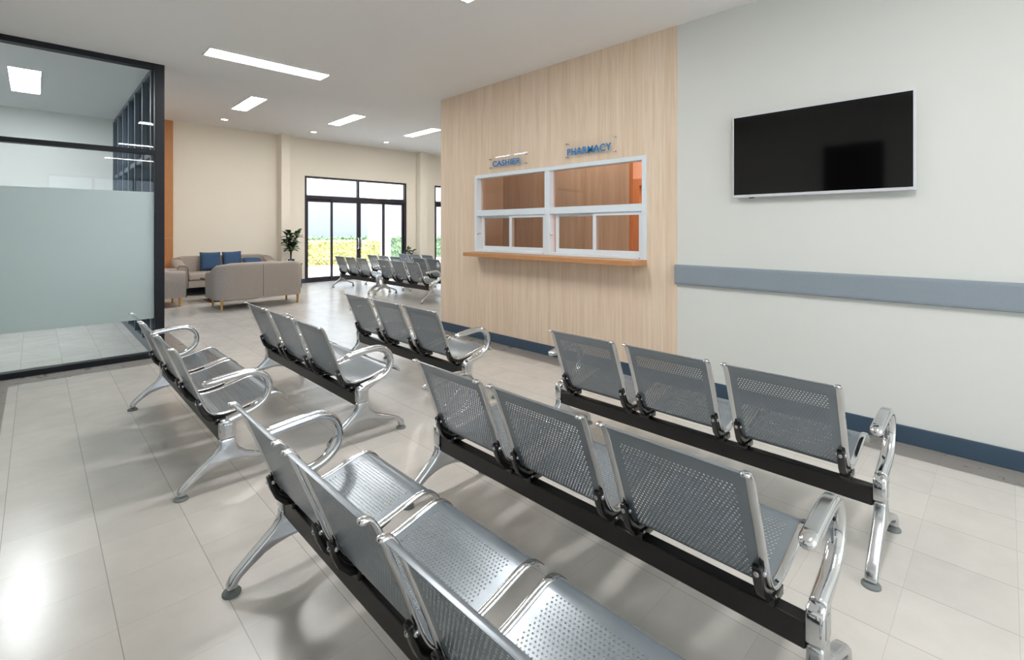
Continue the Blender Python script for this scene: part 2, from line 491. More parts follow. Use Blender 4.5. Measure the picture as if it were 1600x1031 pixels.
# far wall with two glazed doors, pilasters
DX0, DX1, DZ = 4.85, 7.82, 2.71
EX0, EX1 = 8.82, 11.79
c = MB()
c.box(.87, DX0, YF, YF + .16, 0, ZF); c.box(DX0, DX1, YF, YF + .16, DZ, ZF)
c.box(DX1, EX0, YF, YF + .16, 0, ZF); c.box(EX0, EX1, YF, YF + .16, DZ, ZF)
c.box(EX1, 14, YF, YF + .16, 0, ZF)
struct(build(c, 'wall_far', M['cream']))
struct(build(box(4.20, 4.40, YF - .26, YF, 0, ZF), 'wall_far_pilaster', M['cream'], bevel=.003))
struct(build(box(8.15, 8.40, YF - .22, YF, 0, ZF), 'wall_far_pilaster', M['cream'], bevel=.003))
struct(build(box(14, 14.1, YC - .12, YF + .16, 0, ZF), 'wall_far_right', M['cream']))
bb = MB()
for a, b_ in ((2.085, 4.19), (4.41, DX0), (DX1, 8.14), (8.41, EX0), (EX1, 14)):
    bb.box(a, b_, YF - .013, YF - .001, 0, .11)
bb.box(4.19, 4.41, YF - .272, YF - .261, 0, .11); bb.box(8.14, 8.41, YF - .232, YF - .221, 0, .11)
struct(build(bb, 'baseboard_far', M['bluegrey']))

def glazed_door(name, x0, x1):
    root = struct(obj(name, None, None, (x0, YF, 0)))
    W = x1 - x0
    f = MB()
    y0, y1 = .02, .11
    f.box(0, .06, y0, y1, 0, DZ); f.box(W - .06, W, y0, y1, 0, DZ)
    f.box(.06, W - .06, y0, y1, DZ - .05, DZ); f.box(.06, W - .06, y0, y1, 2.13, 2.22)
    f.box(1.43, 1.49, y0, y1, 2.22, DZ - .05)
    f.box(.06, W - .06, y0, y1, 0, .04)
    build(f, 'door_frame', M['door_frame'], root, bevel=.003)
    g = MB(); g.box(.06, 1.43, .06, .066, 2.22, DZ - .05); g.box(1.49, W - .06, .06, .066, 2.22, DZ - .05)
    build(g, 'transom_pane', M['glass'], root)
    # two fixed side leaves behind, two sliding leaves meeting in the middle
    def leaf(a, b_, yy, nm, handle=None):
        fr = MB(); s = .055
        fr.box(a, a + s, yy, yy + .035, .04, 2.13); fr.box(b_ - s, b_, yy, yy + .035, .04, 2.13)
        fr.box(a + s, b_ - s, yy, yy + .035, 2.06, 2.13); fr.box(a + s, b_ - s, yy, yy + .035, .04, .12)
        lf = build(fr, nm, M['door_frame'], root, bevel=.003)
        build(box(a + s, b_ - s, yy + .015, yy + .021, .12, 2.06), 'door_pane', M['glass'], lf)
        if handle:
            hx = handle
            p = [(hx, yy, .82), (hx, yy - .045, .84), (hx, yy - .055, .9), (hx, yy - .055, 1.04), (hx, yy - .045, 1.10), (hx, yy, 1.12)]
            build(MB().sweep(p, (.013, .013), side=Vector((1, 0, 0))), 'door_handle', M['chrome'], lf, smooth=True)
    leaf(.06, .76, .072, 'fixed_leaf'); leaf(W - .76, W - .06, .072, 'fixed_leaf')
    leaf(.69, 1.475, .03, 'sliding_leaf', 1.445); leaf(1.48, W - .70, .03, 'sliding_leaf', 1.512)
    return root
glazed_door('door_1', DX0, DX1)
glazed_door('door_2', EX0, EX1)

# ------------------------------------------------------------------ office glazing
gp = struct(obj('wall_office_front', None, None, (0, YP, 0)))
PX1 = .985
f = MB()
f.box(PX1 - .085, PX1, 0, .1, 0, ZN)                       # corner post
f.box(XO, PX1 - .085, 0, .1, ZN - .055, ZN)                # head
f.box(XO, PX1 - .085, 0, .1, 0, .055)                      # sill
f.box(XO, PX1 - .085, 0.0, .1, 2.14, 2.185)                # transom
f.box(XO, XO + .05, 0, .1, .055, ZN - .055)
build(f, 'frame', M['black_frame'], gp, bevel=.003)
build(box(XO + .05, PX1 - .085, .045, .053, 2.185, ZN - .055), 'upper_pane', M['glass'], gp)
lp = build(box(XO + .05, PX1 - .085, .045, .053, .055, 2.14), 'lower_pane', M['glass'], gp)
build(box(XO + .05, PX1 - .085, .040, .044, .41, 1.745), 'frosted_film', M['frost'], lp)

gs = struct(obj('wall_office_side', None, None, (.925, YP + .1, 0)))
f = MB()
Ls = 9.94 - YP - .1
nb = 6
f.box(-.03, .03, 0, Ls, ZN - .055, ZN); f.box(-.03, .03, 0, Ls, 0, .10); f.box(-.03, .03, 0, Ls, 2.14, 2.20)
for i in range(nb + 1):
    y = i * (Ls - .06) / nb
    f.box(-.045, .045, y, y + .06, .10, ZN - .055)
build(f, 'frame', M['slate'], gs, bevel=.003)
for i in range(nb):
    y0 = i * (Ls - .06) / nb + .06; y1 = (i + 1) * (Ls - .06) / nb
    build(box(-.004, .004, y0, y1, 2.20, ZN - .055), 'upper_pane', M['glass_side'], gs)
    build(box(-.004, .004, y0, y1, .10, 2.14), 'lower_pane', M['glass_side'], gs)

# ------------------------------------------------------------------ service window, counter, signs
sw = struct(obj('window_1', None, None, (XW, 0, 0)))
f = MB()
xa, xb = -.022, .075
f.box(xa, xb, WY0, WY0 + .042, WZ0, WZ1); f.box(xa, xb, WY1 - .042, WY1, WZ0, WZ1)
f.box(xa, xb, WY0 + .042, WY1 - .042, WZ1 - .042, WZ1); f.box(xa, xb, WY0 + .042, WY1 - .042, WZ0, WZ0 + .03)
f.box(xa, xb, 3.415, 3.485, WZ0 + .03, WZ1 - .042)
for a, b_ in ((WY0 + .042, 3.415), (3.485, WY1 - .042)):
    f.box(xa, xb, a, b_, 1.515, 1.585)
build(f, 'window_frame', M['white_alu'], sw, bevel=.003)
for a, b_ in ((WY0 + .042, 3.415), (3.485, WY1 - .042)):
    build(box(.050, .056, a, b_, 1.585, WZ1 - .042), 'upper_pane', M['glass_brown'], sw)
    mid = (a + b_) / 2
    def sash(y0, y1, x, nm):
        s = MB(); t = .038
        z0, z1 = WZ0 + .03, 1.515
        s.box(x, x + .022, y0, y0 + t, z0, z1); s.box(x, x + .022, y1 - t, y1, z0, z1)
        s.box(x, x + .022, y0 + t, y1 - t, z0, z0 + .045); s.box(x, x + .022, y0 + t, y1 - t, z1 - .03, z1)
        o = build(s, nm, M['white_alu'], sw, bevel=.002)
        build(box(x + .009, x + .014, y0 + t, y1 - t, z0 + .045, z1 - .03), 'pane', M['glass_brown'], o)
        return o
    sash(mid - .035, b_ - .05, .022, 'sliding_sash')
    sash(a, mid + .0, -.006, 'sliding_sash')
    build(MB().lathe((-.004, b_ - .022, 1.30), [(.006, .03), (.006, .0), (.014, -.006), (.016, -.016), (.012, -.024), (.004, -.027)], 18, 'x'), 'lock_knob', M['chrome'], sw, smooth=True)
    # keeper screws at the lower right corner of each unit
    build(MB().lathe((-.022, a + .02, WZ0 + .015), [(.006, .0), (.005, -.004), (.002, -.005)], 12, 'x'), 'screw', M['bolt'], sw, smooth=True)

ct = MB()
pts = [(3.99, 4.62), (3.70, 4.62), (3.70, 2.33)]
for i in range(7):
    t = i / 6 * PI / 2
    pts.append((3.70 + .06 - .06 * math.cos(t), 2.27 + .06 - .06 * math.sin(t)))
pts += [(3.99, 2.27)]
n = len(pts)
ct.add([(x, y, 1.030) for x, y in pts] + [(x, y, 1.074) for x, y in pts],
       [tuple(range(n)), tuple(range(n, 2 * n))] + [(i, (i + 1) % n, (i + 1) % n + n, i + n) for i in range(n)])
cn = build(ct, 'service_counter', M['counter'], bevel=.003)
tag(cn, 'long orange-brown wooden counter ledge under the white service windows', 'counter')

def text_mesh(txt, height, width, extrude):
    cu = D.curves.new('lettering', 'FONT')
    cu.body = txt; cu.size = 1; cu.extrude = .05; cu.offset = .022; cu.space_character = 1.12
    o = D.objects.new('lettering_tmp', cu); COL.objects.link(o)
    dg = bpy.context.evaluated_depsgraph_get(); dg.update()
    me = D.meshes.new_from_object(o.evaluated_get(dg))
    D.objects.remove(o, do_unlink=True); D.curves.remove(cu)
    xs = [v.co.x for v in me.vertices]; ys = [v.co.y for v in me.vertices]; zs = [v.co.z for v in me.vertices]
    for v in me.vertices:
        u = (v.co.x - min(xs)) / (max(xs) - min(xs)) * width
        h = (v.co.y - min(ys)) / (max(ys) - min(ys)) * height
        d = (v.co.z - min(zs)) / (max(zs) - min(zs)) * extrude
        v.co = (-d, -u, h)          # reads along -Y, faces -X
    me.materials.clear(); me.materials.append(M['blue_letter'])
    me.name = 'lettering'
    return me

def sign(txt, y0, y1, z0, z1, ty0, ty1, tz0, tz1, label):
    root = thing('wall_sign', label, 'sign', (XW, 0, 0), 0, 'acrylic signs over the service windows')
    build(box(-.034, -.029, y0, y1, z0, z1), 'acrylic_plate', M['acrylic'], root, bevel=.001, seg=1)
    obj('lettering', text_mesh(txt, tz1 - tz0, ty1 - ty0, .004), root, (-.0345, ty1, tz0))
    for y in (y0 + .022, y1 - .022):
        for z in (z0 + .022, z1 - .022):
            build(MB().lathe((0, y, z), [(.007, 0), (.007, -.036), (.009, -.037), (.008, -.043), (.003, -.045)], 16, 'x'), 'standoff', M['bolt'], root, smooth=True)
sign('CASHIER', 3.73, 4.37, 2.068, 2.212, 3.836, 4.297, 2.094, 2.163, 'clear acrylic sign with blue CASHIER lettering above the left service window')
sign('PHARMACY', 2.572, 3.19, 2.068, 2.248, 2.625, 3.160, 2.103, 2.176, 'clear acrylic sign with blue PHARMACY lettering above the right service window')

# ------------------------------------------------------------------ wall guard rail, television
g = MB()
prof = [(0, .886), (-.028, .886), (-.034, .893), (-.036, .905), (-.036, 1.032), (-.034, 1.044), (-.028, 1.051), (0, 1.051)]
n = len(prof)
ya, yb = YB, 1.99
g.add([(XW + x, ya, z) for x, z in prof] + [(XW + x, yb, z) for x, z in prof],
      [tuple(range(n)), tuple(range(n, 2 * n))] + [(i, (i + 1) % n, (i + 1) % n + n, i + n) for i in range(n)])
gr = build(g, 'wall_guard_rail', M['guard'])
tag(gr, 'grey horizontal bumper rail on the pale wall below the television', 'guard rail')

tv = thing('television', 'black flat television in a thin silver bezel on the pale right wall', 'television', (XW, 0, 0))
ty0, ty1, tz0, tz1 = .392, 1.495, 1.594, 2.222
TX = -.062
build(box(TX, TX + .03, ty0, ty1, tz0, tz1), 'bezel', M['tv_bezel'], tv, bevel=.004)
build(box(TX - .0015, TX + .01, ty0 + .013, ty1 - .012, tz0 + .021, tz1 - .012), 'screen', M['tv_screen'], tv)
build(box(TX + .03, -.002, ty0 + .10, ty1 - .10, tz0 + .04, tz1 - .16), 'back_cover', M['dark'], tv, bevel=.008)
build(box(TX + .004, TX + .02, 1.34, 1.375, tz0 - .007, tz0 + .001), 'sensor', M['dark'], tv)

# ------------------------------------------------------------------ ceiling lights
def ceiling_light(x0, x1, y0, y1, z, em, label, group):
    root = thing('ceiling_light', label, 'ceiling light', ((x0 + x1) / 2, (y0 + y1) / 2, z), 0, group)
    a, b_ = (x1 - x0) / 2, (y1 - y0) / 2
    t = .012
    f = MB()
    f.box(-a - t, -a, -b_ - t, b_ + t, -.012, 0); f.box(a, a + t, -b_ - t, b_ + t, -.012, 0)
    f.box(-a, a, -b_ - t, -b_, -.012, 0); f.box(-a, a, b_, b_ + t, -.012, 0)
    build(f, 'light_frame', M['light_frame'], root)
    build(box(-a, a, -b_, b_, -.007, -.001), 'diffuser', M[em], root)
G1 = 'ceiling panels of the front hall'
ceiling_light(1.20, 2.37, 5.355, 5.60, ZN, 'em_near', 'long white ceiling panel light nearest the camera, before the ceiling step', G1)
for y, lab in ((2.775, 'long ceiling panel light just clipped by the top edge of the picture'),
               (.07, 'long ceiling panel light straight above the camera, seen only mirrored in the glass'),
               (-2.63, 'long ceiling panel light behind the camera, seen only mirrored in the glass')):
    ceiling_light(1.20, 2.37, y - .12, y + .12, ZN, 'em_near', lab, G1)
ceiling_light(-.21, .045, 7.46, 8.72, ZN, 'em_off', 'bright ceiling panel light inside the glazed office', 'office ceiling lights')
G2 = 'ceiling panels of the far hall'
for x, wd in ((2.785, 'leftmost'), (4.66, 'middle'), (6.545, 'rightmost')):
    ceiling_light(x - .125, x + .125, 9.12, 10.31, ZF, 'em_far', wd + ' of three white panel lights on the far raised ceiling', G2)
ceiling_light(8.43 - .125, 8.43 + .125, 9.12, 10.31, ZF, 'em_far', 'added panel light on the far ceiling, unseen behind the pharmacy block', G2)  # extra lamp added out of view as a light source for the hall
for x, wd in ((2.82, 'leftmost'), (4.685, 'middle'), (6.59, 'rightmost')):
    root = thing('downlight', wd + ' of three small round downlights on the far ceiling', 'downlight', (x, 11.44, ZF), 0, 'round downlights of the far ceiling')
    build(MB().lathe((0, 0, 0), [(.075, 0), (.075, -.006), (.06, -.01), (.058, -.004)], 28), 'trim_ring', M['light_frame'], root, smooth=True)
    build(MB().lathe((0, 0, 0), [(.056, -.001), (.056, -.006), (.02, -.008)], 28), 'lens', M['em_down'], root, smooth=True)
ceiling_light(5.6, 6.2, 2.6, 3.2, ZN, 'em_ph2', 'unseen panel light added inside the pharmacy behind the wood wall', 'added pharmacy lights')  # added out of view to brighten the warm wall at the rear
ceiling_light(4.3, 4.6, 2.9, 4.2, ZN, 'em_ph', 'unseen panel light added inside the pharmacy above the service windows', 'added pharmacy lights')  # added out of view because little light reaches the room by its window

# ------------------------------------------------------------------ waiting bench
# side profile of one seat: (x, z) relative to the post, x forward (+X), from the top of the back to the front lip
PROFILE = [(-.236, .736), (-.222, .737), (-.208, .722), (-.194, .695), (-.176, .650), (-.156, .600), (-.136, .550),
           (-.117, .500), (-.099, .450), (-.083, .410), (-.064, .378), (-.040, .357), (-.010, .349), (.03, .351),
           (.08, .358), (.14, .372), (.20, .389), (.245, .400), (.280, .402), (.308, .391), (.328, .372), (.338, .354)]
def smooth_path(p, n):
    """Catmull-Rom resample to n points at equal arc length"""
    P = [Vector((a, b)) for a, b in p]
    dense = []
    for i in range(len(P) - 1):
        p0 = P[max(i - 1, 0)]; p1 = P[i]; p2 = P[i + 1]; p3 = P[min(i + 2, len(P) - 1)]
        for k in range(12):
            t = k / 12
            dense.append(.5 * ((2 * p1) + (p2 - p0) * t + (2 * p0 - 5 * p1 + 4 * p2 - p3) * t * t + (3 * p1 - p0 - 3 * p2 + p3) * t ** 3))
    dense.append(P[-1])
    L = [0]
    for a, b in zip(dense, dense[1:]): L.append(L[-1] + (b - a).length)
    out = []; j = 0
    for i in range(n):
        s = L[-1] * i / (n - 1)
        while j < len(L) - 2 and L[j + 1] < s: j += 1
        t = (s - L[j]) / max(1e-9, L[j + 1] - L[j])
        out.append(dense[j].lerp(dense[j + 1], min(1, t)))
    return out, L[-1]
BEND = 11
BACK_P, BACK_L = smooth_path(PROFILE[:BEND + 1][::-1], 121)   # from the bend upwards
SEAT_P, SEAT_L = smooth_path(PROFILE[BEND:], 121)             # from the bend forwards
SW = .465                                                     # seat width

def on_path(P, L, s):
    x = max(0, min(1, s / L)) * (len(P) - 1)
    i = min(int(x), len(P) - 2); t = x - i
    p = P[i].lerp(P[i + 1], t)
    tg = (P[i + 1] - P[i]).normalized()
    return p, Vector((-tg.y, tg.x))

def sheet(P, L, s0, s1, side, flip, name):
    """sheet steel with real staggered round holes between s0 and s1; 1.6 mm thick"""
    mb_v = []; mb_f = []
    half = SW / 2 - .006
    fw = half - side
    pitch = .0125; nc = int(2 * fw / pitch); fw = nc * pitch / 2
    ph = .0110; nr = int((s1 - s0) / ph); s1 = s0 + nr * ph
    r = .0030
    vi = {}
    def V(s, y):
        k = (round(s, 5), round(y, 5))
        if k not in vi:
            vi[k] = len(mb_v); mb_v.append((s, y))
        return vi[k]
    def solid(sa, sb, ya, yb, ns):
        for i in range(ns):
            a = sa + (sb - sa) * i / ns; b = sa + (sb - sa) * (i + 1) / ns
            mb_f.append((V(a, ya), V(b, ya), V(b, yb), V(a, yb)))
    solid(0, s0, -half, half, max(2, int(s0 / .01)))
    solid(s1, L, -half, half, max(2, int((L - s1) / .008)))
    for i in range(nr):
        a = s0 + i * ph; b = a + ph
        sh = pitch / 2 if i % 2 else 0
        n_ = nc - (1 if i % 2 else 0)
        ya0 = -fw + sh; yb0 = fw - sh
        mb_f.append((V(a, -half), V(b, -half), V(b, ya0), V(a, ya0)))
        mb_f.append((V(a, yb0), V(b, yb0), V(b, half), V(a, half)))
        for j in range(n_):
            y0 = ya0 + j * pitch; y1 = y0 + pitch
            cs, cy = (a + b) / 2, (y0 + y1) / 2
            ring = []
            for k in range(8):
                t = PI / 8 + k * PI / 4
                ring.append(V(cs + r * math.cos(t), cy + r * math.sin(t)))
            q = [V(b, y1), V(a, y1), V(a, y0), V(b, y0)]
            for k in range(4):
                # corner k sits between ring[2k] and ring[2k+1]; quads + triangles
                mb_f.append((q[k], ring[2 * k], ring[(2 * k + 1) % 8]))
                mb_f.append((q[k], ring[(2 * k + 1) % 8], ring[(2 * k + 2) % 8], q[(k + 1) % 4]))
    top = []; bot = []
    for s, y in mb_v:
        p, nn = on_path(P, L, s)
        top.append((p.x + nn.x * .0008, y, p.y + nn.y * .0008))
        bot.append((p.x - nn.x * .0008, y, p.y - nn.y * .0008))
    nV = len(top)
    F = list(mb_f) + [tuple(i + nV for i in reversed(f)) for f in mb_f]
    # rim faces along open edges (hole walls and outer edges)
    cnt = {}
    for f in mb_f:
        for a, b in zip(f, f[1:] + f[:1]):
            cnt.setdefault((min(a, b), max(a, b)), []).append((a, b))
    for k, l in cnt.items():
        if len(l) == 1:
            a, b = l[0]
            F.append((b, a, a + nV, b + nV))
    me = D.meshes.new(name)
    me.from_pydata(top + bot, [], F)
    me.materials.append(M['sheet'])
    bm = bmesh.new(); bm.from_mesh(me)
    bmesh.ops.recalc_face_normals(bm, faces=bm.faces)
    for f_ in bm.faces: f_.smooth = True
    for e in bm.edges:
        if len(e.link_faces) == 2 and e.calc_face_angle(0) > math.radians(40): e.smooth = False
    bm.to_mesh(me); bm.free()
    return me

BACK_ME = sheet(BACK_P, BACK_L, .030, BACK_L - .078, .045, False, 'backrest')
SEAT_ME = sheet(SEAT_P, SEAT_L, .030, SEAT_L - .105, .045, False, 'seat')

def trim_mesh(P, L, s_start, s_end, name, cap_end):
    mb = MB(); pts = []; secs = []
    ns = 34
    for i in range(ns + 1):
        s = s_start + (s_end - s_start) * i / ns
        p, _ = on_path(P, L, s)
        pts.append((p.x, 0, p.y)); secs.append((.0125, .0062))
    if cap_end:
        p1 = Vector(pts[-1]); d_ = (p1 - Vector(pts[-3])).normalized()
        for e, k in ((.004, .92), (.007, .65), (.008, .25)):
            pts.append(tuple(p1 + d_ * e)); secs.append((.0125 * k, .0062 * k))
    mb.sweep(pts, secs, n=16, power=3.2)
    return mb.mesh(name, M['chrome'], smooth=True)
BTRIM = trim_mesh(BACK_P, BACK_L, 0, BACK_L, 'edge_trim', True)
STRIM = trim_mesh(SEAT_P, SEAT_L, 0, SEAT_L, 'edge_trim', True)

def offset_pts(i0, i1, d0, dm, d1):
    idx = list(range(i0, i1 + 1)); out = []
    for j, i in enumerate(idx):
        a = Vector(PROFILE[max(i - 1, 0)]); b = Vector(PROFILE[min(i + 1, len(PROFILE) - 1)])
        t = (b - a).normalized(); nn = Vector((t.y, -t.x))
        if nn.y > 0 and nn.x > 0: nn = -nn
        u = j / (len(idx) - 1)
        d_ = (d0 + (dm - d0) * u * 2) if u < .5 else (dm + (d1 - dm) * (u - .5) * 2)
        p = Vector(PROFILE[i]) + nn * d_
        out.append((p.x, p.y))
    return out
bi = offset_pts(8, 15, .007, .007, .007)
bo = offset_pts(8, 15, .024, .045, .018)
poly = bi + bo[::-1]
br = MB().prism_xz(poly, -.013, .013)
br.box(-.036, .045, -.02, .02, .296, .326)
BRACKET = br.mesh('bracket', M['bracket'], smooth=True, bevel=.004, seg=2, angle=40)
THROUGH = MB().lathe((0, 0, 0), [(.004, -.021), (.0075, -.019), (.008, -.0165), (.008, .0165), (.0075, .019), (.004, .021)], 12, 'y').mesh('bolt', M['bolt'], smooth=True)
REAR = MB().lathe((0, 0, 0), [(.008, .004), (.0075, -.003), (.003, -.006)], 12, 'x').mesh('bolt', M['bolt'], smooth=True)

# cast leg frame
leg_poly = [(-.037, .249), (-.040, .215), (-.062, .184), (-.10, .152), (-.15, .112), (-.188, .080), (-.211, .056), (-.222, .036), (-.223, .016),
            (-.187, .016), (-.186, .034), (-.174, .051), (-.14, .076), (-.09, .106), (-.05, .119), (0, .128), (.06, .127), (.12, .112), (.19, .086),
            (.242, .066), (.264, .050), (.270, .034), (.271, .016), (.306, .016), (.306, .040), (.296, .062), (.27, .084), (.22, .107), (.15, .133),
            (.092, .158), (.056, .187), (.041, .22), (.038, .249)]
def poly_smooth(p, n=3):
    out = []
    L = len(p)
    for i in range(L - 1):
        p0 = Vector(p[max(i - 1, 0)]); p1 = Vector(p[i]); p2 = Vector(p[i + 1]); p3 = Vector(p[min(i + 2, L - 1)])
        for k in range(n):
            t = k / n
            q = .5 * ((2 * p1) + (p2 - p0) * t + (2 * p0 - 5 * p1 + 4 * p2 - p3) * t * t + (3 * p1 - p0 - 3 * p2 + p3) * t ** 3)
            out.append((q.x, q.y))
    out.append(p[-1]); return out
LEG = MB().prism_xz(leg_poly, -.021, .021).mesh('leg', M['cast'], smooth=True, bevel=.0115, seg=4, angle=50)
FOOT = MB().lathe((0, 0, 0), [(.012, .022), (.014, .015), (.028, .012), (.032, .007), (.032, 0)], 26).mesh('foot', M['foot'], smooth=True)

arm_path = [(-.116, .551), (-.110, .552), (-.098, .554), (-.085, .556), (-.04, .561), (.02, .568), (.08, .573), (.12, .572), (.15, .565), (.176, .549),
            (.195, .525), (.205, .495), (.206, .462), (.196, .430), (.174, .402), (.14, .380), (.10, .365), (.06, .354), (.03, .345), (.0, .335)]
arm_s, _ = smooth_path(arm_path[3:], 44)
am = MB()
pts = [(x, 0, z) for x, z in arm_path[:3]] + [(p.x, 0, p.y) for p in arm_s]
secs = [(.008, .006), (.017, .013), (.022, .0165)] + [(.0235, .0175)] * 36 + [(.0235, .0185 + .0012 * k) for k in range(8)]
am.sweep(pts, secs, n=20, power=2.6)
am.prism_xz([(-.038, .251), (.039, .251), (.039, .33), (.045, .345), (.03, .352), (-.028, .343), (-.037, .33)], -.0225, .0225)
ARM = am.mesh('armrest', M['chrome'], smooth=True, bevel=.006, seg=3, angle=60)
PAD = MB().sweep([(p.x, 0, p.y + .0165) for p in arm_s[1:17]], [(.0165, .0035)] * 16, n=14, power=4).mesh('arm_pad', M['cast'], smooth=True)
INSET = MB().box(-.018, .018, -.0245, -.0225, .268, .325).mesh('inset_plate', M['cast'], bevel=.0015, seg=2)
BEAM = MB().box(-.026, .026, -.822, .822, .220, .295).mesh('beam', M['beam'], smooth=False, bevel=.006, seg=2)
ENDS = (-.845, .845)

def make_bench():
    root = obj('waiting_bench', None)
    obj('beam', BEAM, root)
    for y in ENDS:
        lg = obj('leg', LEG, root, (0, y, 0))
        obj('foot', FOOT, lg, (-.205, 0, 0)); obj('foot', FOOT, lg, (.288, 0, 0))
        ar = obj('armrest', ARM, root, (0, y, 0))
        obj('inset_plate', INSET, ar); obj('arm_pad', PAD, ar)
    for yc in (-.522, 0, .522):
        b_ = obj('backrest', BACK_ME, root, (0, yc, 0)); b_['label'] = 'perforated grey steel backrest'
        s_ = obj('seat', SEAT_ME, root, (0, yc, 0)); s_['label'] = 'perforated grey steel seat'
        for sy in (-1, 1):
            e = obj('edge_trim', BTRIM, b_, (0, sy * (SW / 2 - .0125), 0)); e['label'] = 'chrome edge strip of the backrest'
            e = obj('edge_trim', STRIM, s_, (0, sy * (SW / 2 - .0125), 0)); e['label'] = 'chrome edge strip of the seat'
            k = obj('bracket', BRACKET, root, (0, yc + sy * (SW / 2 - .026), 0))
            obj('bolt', THROUGH, k, (-.101, 0, .424)); obj('bolt', THROUGH, k, (-.02, 0, .318))
            obj('bolt', REAR, k, (-.1165, 0, .424))
    return root
proto = make_bench()
GN = 'steel waiting benches of the front hall'
GF = 'steel waiting benches of the far hall'
BENCHES = [
    (0.725, 3.735, 'three-seat grey steel waiting bench beside the dark glass partition post', GN),
    (1.490, 3.735, 'three-seat grey steel waiting bench in the middle of the back row before the sofas', GN),
    (2.345, 3.720, 'three-seat grey steel waiting bench directly below the pharmacy counter ledge', GN),
    (0.725, 1.170, 'three-seat grey steel waiting bench nearest the camera, cut off at the bottom edge', GN),
    (1.500, 1.200, 'three-seat grey steel waiting bench in the middle of the front row', GN),
    (2.465, 1.205, 'three-seat grey steel waiting bench closest to the wall with the television', GN),
    (5.180, 10.19, 'far grey steel waiting bench standing against the left half of the glass doors', GF),
    (5.200, 8.27, 'far grey steel waiting bench closest to the camera, by the wood wall corner', GF),
    (6.000, 10.19, 'far grey steel bench in the second column, before the right half of the glass doors', GF),
    (6.860, 10.19, 'rearmost right far grey steel bench in front of the small plant', GF),
    (6.040, 8.27, 'far grey steel waiting bench half hidden behind the one at the wood wall corner', GF),
]
for i, (x, y, lab, grp) in enumerate(BENCHES):
    o = proto if i == 0 else copy_tree(proto)
    o.location = (x, y, 0)
    tag(o, lab, 'bench', grp)

# ------------------------------------------------------------------ sofas, cushions, tables, plants
def soft_box(x0, x1, y0, y1, z0, z1, r, seg=4, sub=0):
    return MB().box(x0, x1, y0, y1, z0, z1), dict(bevel=r, seg=seg, smooth=True, angle=20)

def oak_leg(parent, x, y, h=.17):
    mb = MB().lathe((0, 0, 0), [(.015, 0), (.018, h * .3), (.028, h)], 18)
    return build(mb, 'leg', M['oak'], parent, (x, y, 0), smooth=True)

def make_sofa(name, label, cat, loc, rz, W, depth, nseat, group, t=.12):
    """origin on the floor, middle of the front; faces -Y; tub shaped: back and arms one shell whose arms slope down"""
    root = thing(name, label, cat, loc, rz, group)
    Hb = .78; Ha = .62; z0 = .165
    # shell: U shaped plan swept wall with varying top height
    hw = W / 2
    path = []            # (x, y, top)
    r = .16
    path.append((-hw + t / 2, .02, Ha)); path.append((-hw + t / 2, depth * .35, Ha + .02)); path.append((-hw + t / 2, depth - r - .05, Hb - .05))
    for k in range(1, 6):
        a = PI - k * PI / 2 / 6
        path.append((-hw + t / 2 + r + r * math.cos(a), depth - t / 2 - r + r * math.sin(a), Hb - .04 + .04 * k / 6))
    path.append((-hw + t / 2 + r, depth - t / 2, Hb)); path.append((0, depth - t / 2, Hb + .005))
    full = path + [(-x, y, h) for x, y, h in path[:-1][::-1]]
    vs = []; fs = []; m = 12
    for i, (x, y, h) in enumerate(full):
        a = full[max(i - 1, 0)]; b_ = full[min(i + 1, len(full) - 1)]
        tx, ty = b_[0] - a[0], b_[1] - a[1]; l = math.hypot(tx, ty); nx, ny = -ty / l, tx / l   # outward
        prof = [(t / 2, z0), (t / 2 + .012, z0 + .2), (t / 2 + .012, h - .05), (t / 2 - .005, h - .015), (t / 4, h), (-t / 4, h), (-t / 2 + .005, h - .015), (-t / 2, h - .05), (-t / 2, z0)]
        m = len(prof)
        for o_, z in prof: vs.append((x + nx * o_, y + ny * o_, z))
    for i in range(len(full) - 1):
        for k in range(m):
            fs.append((i * m + k, (i + 1) * m + k, (i + 1) * m + (k + 1) % m, i * m + (k + 1) % m))
    fs.append(tuple(range(m))); fs.append(tuple(range((len(full) - 1) * m, len(full) * m)))
    shell = build(MB().add(vs, fs), 'backrest_and_arms', M['sofa'], root, smooth=True)
    # piping on the front end of the arms
    for k in (0, len(full) - 1):
        x, y, h = full[k]
        pp = [(x - t / 2, y - .004, z0), (x - t / 2 - .004, y - .004, h - .06), (x - t / 4, y - .004, h), (x + t / 4, y - .004, h), (x + t / 2 + .004, y - .004, h - .06), (x + t / 2, y - .004, z0)]
        build(MB().sweep(pp, (.006, .006), side=Vector((0, 1, 0)), n=8), 'piping', M['piping'], shell, smooth=True)
    # vertical seam on the outside of the back
    build(MB().box(-.003, .003, depth + .0095, depth + .0135, z0 + .03, Hb - .04), 'seam', M['piping'], shell)
    iw = hw - t - .002
    mb, kw = soft_box(-iw, iw, .03, depth - t - .002, z0, .31, .02)
    build(mb, 'seat_base', M['sofa_in'], root, **kw)
    for i in range(nseat):
        a = -iw + 2 * iw * i / nseat; b_ = a + 2 * iw / nseat
        mb, kw = soft_box(a + .004, b_ - .004, .005, depth - t - .004, .312, .46, .045)
        build(mb, 'seat_cushion', M['sofa_in'], root, **kw)
    build(box(-hw + .13, hw - .13, .06, depth - .13, z0 - .012, z0 + .004), 'underside', M['black_gap'], root)
    for x in (-hw + .09, hw - .09):
        for y in (.09, depth - .085):
            oak_leg(root, x, y)
    return root
GS = 'grey fabric lounge seats'
s1 = make_sofa('sofa', 'grey fabric sofa with its back to the camera, on oak legs', 'sofa', (2.84, 9.83, 0), PI, 1.42, .74, 2, GS)
